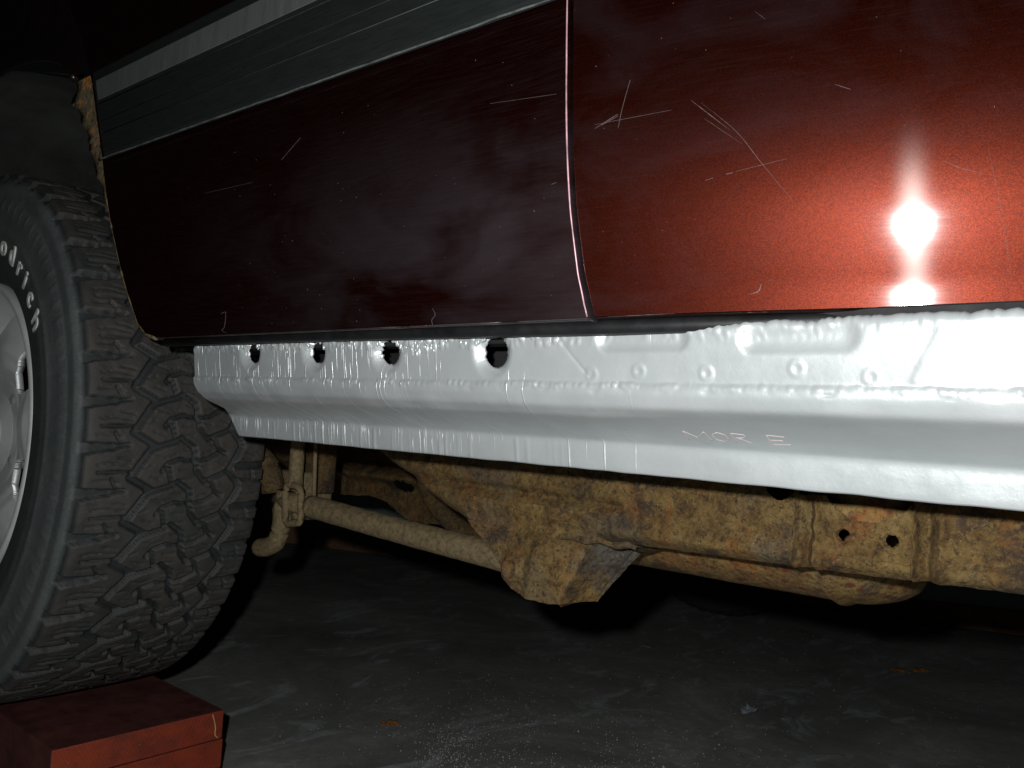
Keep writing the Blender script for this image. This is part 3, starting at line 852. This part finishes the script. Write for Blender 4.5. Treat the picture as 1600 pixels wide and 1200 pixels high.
# rust-spotted fuel tank / silencer can behind the rail
V = []; ns, sg = 70, 40
for i in range(ns):
    t = i / (ns - 1); x = -.66 + t * .475
    r = 1.0
    if x > -.245: r = math.sqrt(max(0.0, 1 - ((x + .245) / .0605) ** 2)) * .97 + .03
    for s in range(sg):
        a = 2 * math.pi * s / sg
        ry, rz = .085 * r, .050 * r
        zc = -.0855 if x < -.245 else -.0855 - .018 * (1 - r)
        w_ = .0009 * fbm(x * 30, a * 2, 3)
        V.append((x, .800 + (ry + w_) * math.cos(a), zc + (rz + w_) * math.sin(a) - (.004 * gauss(x, -.248, .004))))
F = []
for i in range(ns - 1):
    for s in range(sg):
        s2 = (s + 1) % sg; F.append((i * sg + s, i * sg + s2, (i + 1) * sg + s2, (i + 1) * sg + s))
F.append(tuple(range(sg))); F.append(tuple(range((ns - 1) * sg, ns * sg)))
from_data('silencer', V, F, M['tank_rust'], car)

# closed underbody above all that, so the space under the car stays dark
bm = bmesh.new(); add_box(bm, -.93, 1.2, .56, 2.2, .075, .10); from_bm('floor_pan', bm, M['black'], car)
bm = bmesh.new(); add_box(bm, -3.2, -.93, .89, 2.2, .12, .15); from_bm('boot_floor', bm, M['black'], car)
bm = bmesh.new(); add_box(bm, -.82, .5, .545, .555, .0, .074); from_bm('inner_sill', bm, M['black'], car)
bm = bmesh.new(); add_box(bm, -.60, 1.2, 1.20, 1.30, -.10, .07, .006, 2); from_bm('far_frame_rail', bm, M['black'], car)

# ------------------------------------------------------------------ wheel
wheel = empty('wheel', (0, 0, 0)); wheel.parent = car; wheel.location = Vector((WX, .55, H + WZ)) - car.location
PITCH, NP, PER = 43, 43, 32
NA = NP * PER
W, YO = .243, .437
mm = .25                                                                   # one drawing unit of the pattern in mm
pat = [  # (half width mm, depth, points) ; drawing units across from 480 to 1400, 245 per pitch down
    (4.2, 1.0, [(690, 145), (800, 215), (770, 245), (690, 390)]),
    (3.2, 1.0, [(770, 245), (830, 210), (905, 185), (925, 165), (990, 215), (1005, 300), (1015, 350), (1065, 410), (1160, 365), (1200, 340)]),
    (2.4, .8, [(840, 350), (865, 310), (920, 285), (1010, 295), (1070, 280), (1125, 245)]),
    (2.6, .9, [(870, 335), (895, 430)]),
    (2.6, .9, [(1100, 400), (1130, 470), (1165, 490)]),
    (4.0, 1.0, [(1258, 450), (1190, 590), (1248, 660), (1256, 695)]),
    (8.0, 1.0, [(330, 236), (485, 236)]), (6.3, 1.0, [(485, 234), (545, 230)]), (4.6, 1.0, [(545, 230), (605, 224)]), (2.6, 1.0, [(605, 222), (668, 212)]),
    (1.7, .7, [(540, 363), (690, 355)]), (1.5, .6, [(605, 150), (632, 205)]),
    (5.2, 1.0, [(1250, 565), (1560, 548)]), (1.6, .6, [(1215, 640), (1400, 655)]), (1.6, .6, [(1330, 590), (1340, 650)]),
    (.75, .3, [(535, 322), (590, 310), (680, 325)]), (.75, .3, [(520, 410), (600, 400), (640, 420)]), (.75, .3, [(620, 280), (690, 290)]),
    (.75, .3, [(800, 262), (850, 275), (900, 262)]), (.75, .3, [(940, 230), (985, 225)]), (.75, .3, [(730, 330), (760, 335), (790, 320)]),
    (.75, .3, [(780, 380), (830, 395)]), (.75, .3, [(920, 345), (990, 340)]), (.75, .3, [(1030, 320), (1080, 325)]), (.75, .3, [(1040, 245), (1090, 235)]),
    (.75, .3, [(1130, 300), (1170, 310)]), (.75, .3, [(1110, 335), (1150, 330)]), (.75, .3, [(940, 400), (990, 395)]), (.75, .3, [(1280, 480), (1330, 490), (1370, 480)]),
    (.75, .3, [(1270, 520), (1330, 525)]), (.75, .3, [(1290, 620), (1380, 610)]), (.75, .3, [(1080, 440), (1110, 445)])]
NU = 150
u_mm = np.linspace(-.075, 1.075, NU) * 230.0
s_mm = np.arange(PER) / PER * 57.0
U, S = np.meshgrid(u_mm, s_mm, indexing='xy')                              # PER x NU
cell = np.zeros_like(U)
for hw, dep, pts in pat:
    P = [((a - 480) * mm, b / 245 * 57.0) for a, b in pts]
    for (ax_, ay), (bx_, by_) in zip(P[:-1], P[1:]):
        for sh in (-114, -57, 0, 57):
            dx, dy = bx_ - ax_, by_ - ay
            t = np.clip(((U - ax_) * dx + (S - ay - sh) * dy) / (dx * dx + dy * dy), 0, 1)
            dist = np.hypot(U - ax_ - t * dx, S - ay - sh - t * dy)
            cell = np.maximum(cell, dep * np.clip((hw - dist) / 1.1 + .5, 0, 1))
def shoulder(u):                                                           # drop of the carcass from the crown, u 0..1 over the tread
    v = abs(2 * u - 1)
    return .0032 * v * v + (.0015 * min(1, (v - .93) / .07) ** 2 if v > .93 else 0) + (.0085 * min(1, (v - 1.0) / .02) + .024 * ((v - 1) / .15) ** 1.5 if v > 1.0 else 0)
drop = np.array([shoulder(u / 230.0) for u in u_mm])
ycol = np.array([YO + W * min(max(u / 230.0, -.040), 1.040) for u in u_mm])
th = -np.arange(NA) / NA * 2 * math.pi                                      # pattern runs downwards at the front
dep_all = np.tile(cell, (NP, 1))
fade = np.clip(1 - (np.abs(2 * u_mm / 230.0 - 1) - 1.0) / .03, 0.0, 1)
Rt = WR - drop[None, :] - dep_all * .0100 * fade[None, :]
# wear and stones
wear = np.array([[noise.noise((math.cos(t) * 14, math.sin(t) * 14, uu * .05)) for uu in u_mm] for t in th])
Rt -= np.clip(wear, 0, 1) * .0016
# flattened where it stands
zz_ = Rt * np.sin(th)[:, None]
out_prof = [(.222, .448), (.232, .441), (.236, .4335), (.244, .4275), (.262, .4245), (.285, .4228), (.296, .4218), (.302, .4205), (.306, .4205), (.310, .4222), (.325, .4235), (.336, .4238), (.345, .4258), (.3485, .4272)]
inn_prof = [(.346, .692), (.325, .697), (.29, .698), (.25, .692), (.222, .668)]
cols = []
so = 26
rr = np.interp(np.linspace(0, 1, so), np.linspace(0, 1, len(out_prof)), [p[0] for p in out_prof]); yy = np.interp(np.linspace(0, 1, so), np.linspace(0, 1, len(out_prof)), [p[1] for p in out_prof])
Rfull = np.concatenate([np.repeat(rr[None], NA, 0), Rt, np.repeat(np.array([[p[0] for p in inn_prof]]), NA, 0)], 1)
Yfull = np.concatenate([np.repeat(yy[None], NA, 0), np.repeat(ycol[None], NA, 0), np.repeat(np.array([[p[1] for p in inn_prof]]), NA, 0)], 1)
# moulded ribs on the shoulder of the sidewall
rib = (np.abs(np.sin(th * NP * 1.0)) ** 8)[:, None] * np.clip(1 - np.abs(rr[None] - .338) / .014, 0, 1)
Yfull[:, :so] -= rib * .0012
hgt = np.concatenate([np.zeros((NA, so)), (1 - np.clip(dep_all * 1.6, 0, 1)) * np.clip((1.01 - np.abs(2 * u_mm / 230 - 1)) / .02, 0, 1)[None], np.zeros((NA, len(inn_prof)))], 1)
NC = Rfull.shape[1]
Xt = WX + Rfull * np.cos(th)[:, None]; Zt = WZ + Rfull * np.sin(th)[:, None]
zmin = WZ - WR + .0025
Zt = np.where(Zt < zmin, zmin + (Zt - zmin) * .15, Zt)
Vt = np.stack([Xt, Yfull, Zt], -1).reshape(-1, 3).astype(np.float32)
ii, jj = np.meshgrid(np.arange(NA), np.arange(NC - 1), indexing='ij'); i2 = (ii + 1) % NA
Ft = np.stack([ii * NC + jj, i2 * NC + jj, i2 * NC + jj + 1, ii * NC + jj + 1], -1).reshape(-1, 4).astype(np.int32)
me = bpy.data.meshes.new('tyre')
me.vertices.add(len(Vt)); me.vertices.foreach_set('co', Vt.ravel())
me.loops.add(Ft.size); me.loops.foreach_set('vertex_index', Ft.ravel())
me.polygons.add(len(Ft)); me.polygons.foreach_set('loop_start', np.arange(len(Ft), dtype=np.int32) * 4)
me.update(calc_edges=True)
a_ = me.attributes.new('tread_height', 'FLOAT', 'POINT'); a_.data.foreach_set('value', hgt.ravel().astype(np.float32))
sw_ = np.concatenate([np.ones(so) * .8, np.clip((np.abs(2 * u_mm / 230 - 1) - 1.01) / .03, 0, .8) * (u_mm < 0), np.zeros(len(inn_prof))])
sw_[:10] *= .35
a2_ = me.attributes.new('side_wall', 'FLOAT', 'POINT'); a2_.data.foreach_set('value', np.repeat(sw_[None], NA, 0).ravel().astype(np.float32))
tyre = link_mesh('tyre', me, M['tyre'], wheel, True)
tyre_mesh = me

# raised white letters on the sidewall
dg = bpy.context.evaluated_depsgraph_get()
def glyph_mesh(ch):
    cu = bpy.data.curves.new('glyph', 'FONT'); cu.body = ch; cu.size = .045; cu.extrude = .0011; cu.offset = .0009; cu.align_x = 'CENTER'
    ob = bpy.data.objects.new('glyph', cu); col.objects.link(ob)
    dg.update(); m_ = bpy.data.meshes.new_from_object(ob.evaluated_get(bpy.context.evaluated_depsgraph_get()))
    bpy.data.objects.remove(ob); bpy.data.curves.remove(cu)
    return m_
for ch, ang in zip('BFGoodrich', (104, 96.0, 86.5, 77.5, 69.6, 61.7, 54.5, 48.2, 41.5, 33.2)):
    m_ = glyph_mesh(ch); a = math.radians(ang)
    rad_v = Vector((math.cos(a), 0, math.sin(a))); tan_v = Vector((math.sin(a), 0, -math.cos(a)))
    tmp = bmesh.new(); tmp.from_mesh(m_)
    for vtx in tmp.verts:
        r_ = .2725 + vtx.co.y * (.9 if True else 1)
        yv = float(np.interp(r_, [p[0] for p in out_prof], [p[1] for p in out_prof])) - .0006
        vtx.co = Vector((WX, yv - vtx.co.z, WZ)) + rad_v * r_ + tan_v * vtx.co.x * .95
    from_bm('raised_letter', tmp, M['letter'], wheel); bpy.data.meshes.remove(m_)

# alloy rim: lipped barrel and a dished five spoke face
def lathe(profile, seg=120):
    V = []; n = len(profile)
    for i in range(seg):
        a = 2 * math.pi * i / seg
        for r, y in profile: V.append((WX + r * math.cos(a), y, WZ + r * math.sin(a)))
    return V, grid_faces(seg, n, True)
v, f = lathe([(.224, .450), (.226, .438), (.2235, .4335), (.2190, .4325), (.2155, .4340), (.2130, .4385), (.2080, .4440), (.1980, .4560), (.1860, .4700), (.1780, .4840), (.1745, .4900), (.1740, .50), (.180, .520), (.195, .60), (.19, .66)])
rim = from_data('rim', v, f, M['alloy'], wheel)
V = []; na, nr = 1440, 130
rads = np.linspace(.018, .1765, nr)
def face_y(r, a):
    base = np.interp(r, [.018, .04, .06, .09, .11, .13, .15, .1765], [.470, .472, .480, .478, .468, .466, .472, .487])
    k5 = math.cos(5 * (a - math.radians(9)))
    if r > .07: base += .014 * (1 - k5) * .5 * min(1, max(0, (r - .085)) / .035)
    return float(base)
killw = np.zeros((na, nr), bool)
for i in range(na):
    a = 2 * math.pi * i / na
    dloc = (a - math.radians(45) + math.pi / 5) % (2 * math.pi / 5) - math.pi / 5
    for j, r in enumerate(rads):
        V.append((WX + r * math.cos(a), face_y(r, a), WZ + r * math.sin(a)))
        killw[i, j] = (((r - .128) / .039) ** 2 + (dloc * r / (.017 + .028 * min(1, max(0, (r - .09) / .07)))) ** 2) < 1
F = grid_faces(na, nr, True, keep=lambda i, j: not (killw[i, j] and killw[(i + 1) % na, j + 1]))
sp = from_data('spoke_face', V, F, M['alloy'], wheel)
md = sp.modifiers.new('thickness', 'SOLIDIFY'); md.thickness = .010; md.offset = -1
for q in range(5):
    a = math.radians(45 + 72 * q); px_, pz_ = WX + .075 * math.cos(a), WZ + .075 * math.sin(a)
    v, f = tube_data([(px_, .490, pz_), (px_, .478, pz_), (px_, .473, pz_), (px_, .468, pz_), (px_, .4655, pz_)], [.0145, .0130, .0112, .0085, .003], 18)
    from_data('lug_nut', v, f, M['nut'], wheel)
v, f = tube_data([(WX, .48, WZ), (WX, .456, WZ), (WX, .451, WZ)], [.034, .033, .026], 40); from_data('hub_cap', v, f, M['alloy'], wheel)
v, f = tube_data([(WX, .545, WZ), (WX, .565, WZ)], .165, 60); from_data('brake_disc', v, f, M['deep_rust'], wheel)

# the dark tyre at the far side
V = []; seg = 150
pr = [(.215, .03), (.24, .0), (.30, -.012), (.335, -.004), (.352, .012), (.358, .03), (.358, .10), (.356, .17), (.345, .19), (.30, .20), (.215, .17)]
for i in range(seg):
    a = 2 * math.pi * i / seg
    for j, (r, y) in enumerate(pr):
        g = .007 * (1 if (i % 3 == 0) and 3 < j < 9 else 0)
        rr_ = r - g
        V.append((rr_ * math.cos(a), y, rr_ * math.sin(a)))
V = [(x - 1.235, y + 2.56, max(z, -.354) - H + .354) for x, y, z in V]
ft = from_data('spare_tyre', V, grid_faces(seg, len(pr), True), plain('old_rubber', (.022, .022, .021), .75, 0, .4, 30, .001), None, False)
tag(ft, 'dark tyre standing on the floor beyond the rusty frame, near the back wall', 'tyre')

# ------------------------------------------------------------------ red boards under the wheel
def board(name, z0, z1, dx, dy, rz, label):
    bm = bmesh.new()
    x0, x1, y0, y1 = -1.80, -1.117, .474, .716
    nx_, ny_ = 24, 12
    add_box(bm, x0, x1, y0, y1, z0, z1, .0016, 2)
    for v_ in bm.verts:
        c_ = Vector((-1.4, .6, 0)); p = v_.co - c_
        v_.co = c_ + Vector((p.x * math.cos(rz) - p.y * math.sin(rz), p.x * math.sin(rz) + p.y * math.cos(rz), p.z)) + Vector((dx, dy, 0))
    o = from_bm(name, bm, M['timber'])
    o.data.materials.append(M['timber_dark'])
    for p_ in o.data.polygons: p_.material_index = 1 if (p_.normal.z > .6 or p_.normal.y < -.6) else 0  # dirty top; the long near side takes the same darker red
    return tag(o, label, 'board', 'red boards stacked under the wheel')
B = WZ - WR + .0022
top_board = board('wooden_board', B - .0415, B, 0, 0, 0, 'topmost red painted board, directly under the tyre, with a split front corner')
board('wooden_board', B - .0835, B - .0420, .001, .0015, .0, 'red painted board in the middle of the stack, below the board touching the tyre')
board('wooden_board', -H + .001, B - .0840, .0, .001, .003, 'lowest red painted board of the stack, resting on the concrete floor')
# raw split at the corner of the top board
v, f = tube_data(dense([(-1.1166, .6975, B - .0035), (-1.1163, .700, B - .012), (-1.1163, .7035, B - .024), (-1.1163, .7035, B - .034), (-1.1163, .709, B - .0400)], .003), .0009, 6, True, .0008)
from_data('corner_split', v, f, plain('raw_pine', (.62, .36, .12), .8, 0, .3, 100), top_board)

# ------------------------------------------------------------------ litter on the floor
def leaf(name, x, y, s, rz, mat, label, cat, curl=.35, group=None):
    V = []; n = 14
    for i in range(n):
        t = i / (n - 1); hw = .34 * math.sin(math.pi * min(1, t * .96 + .03)) ** .7 * (1 + .25 * math.sin(t * 19))
        for j in range(7):
            q = (j - 3) / 3
            V.append((t - .5, q * hw, .02 + curl * (q * hw) ** 2 * 2 + .16 * math.sin(t * 5 + q) ** 2 * curl))
    c_, s_ = math.cos(rz), math.sin(rz)
    V = [(x + s * (a * c_ - b * s_), y + s * (a * s_ + b * c_), -H + .0008 + s * c) for a, b, c in V]
    o = from_data(name, V, grid_faces(n, 7), mat)
    md = o.modifiers.new('thickness', 'SOLIDIFY'); md.thickness = .0005
    return tag(o, label, cat, group)
leaf('dry_leaf', -1.151, 1.087, .036, .6, M['leaf'], 'curled orange dry leaf on the grey floor nearest the red boards', 'leaf')
leaf('leaf_scrap', -.602, 2.35, .040, .3, M['leaf'], 'small orange leaf scrap on the floor, left one of the pair near the wall', 'leaf')
leaf('leaf_scrap', -.561, 2.403, .046, 1.0, M['leaf'], 'slightly larger orange leaf scrap on the floor, right one of the pair near the wall', 'leaf')
leaf('leaf_scrap', -1.150, 2.00, .034, .2, plain('tan_scrap', (.28, .22, .13), .8), 'tan leaf scrap on the floor behind the hanging rusty bracket', 'leaf')
leaf('paper_scrap', -.726, 1.705, .040, 1.3, M['paper'], 'crumpled pale paper scrap alone on the dark floor', 'scrap', 1.1)
# grit: sand, paint flakes and filings strewn over the concrete
Vv, Fv = [], []
def add_grain(x, y, r):
    b = len(Vv); a = rnd.random() * 6.28
    q = [(math.cos(a + t) * r * rnd.uniform(.6, 1.3), math.sin(a + t) * r * rnd.uniform(.6, 1.3)) for t in (0, 2.1, 4.2)]
    for u, v_ in q: Vv.append((x + u, y + v_, -H))
    Vv.append((x, y, -H + r * rnd.uniform(.8, 1.6)))
    Fv.extend([(b, b + 1, b + 3), (b + 1, b + 2, b + 3), (b + 2, b, b + 3)])
for _ in range(3400):
    t = abs(rnd.gauss(0, .36))
    cx, cy = -.80 + rnd.gauss(0, .20), 1.16 + rnd.gauss(0, .16)
    if fbm(cx * 6, cy * 6, 2) + .10 < rnd.uniform(-.25, .35): continue
    add_grain(cx, cy, rnd.uniform(.0005, .0013) * (1.6 if rnd.random() < .05 else 1))
for _ in range(700):
    add_grain(rnd.uniform(-1.4, -.2), rnd.uniform(1.0, 2.6), rnd.uniform(.0005, .0012))
for gx, gy, n_, sp_ in ((-1.02, 1.13, 260, .035), (-.98, 1.06, 200, .03), (-.66, 1.18, 500, .045), (-.72, 1.10, 300, .05)):
    for _ in range(n_): add_grain(gx + rnd.gauss(0, sp_), gy + rnd.gauss(0, sp_ * .7), rnd.uniform(.0004, .0011))
g = from_data('grit', Vv, Fv, M['grit'], None, False)
tag(g, 'pale sand and paint flakes strewn over the dark concrete floor', 'grit', None, 'stuff')

scene.render.engine = 'CYCLES'
scene.cycles.max_bounces = 6
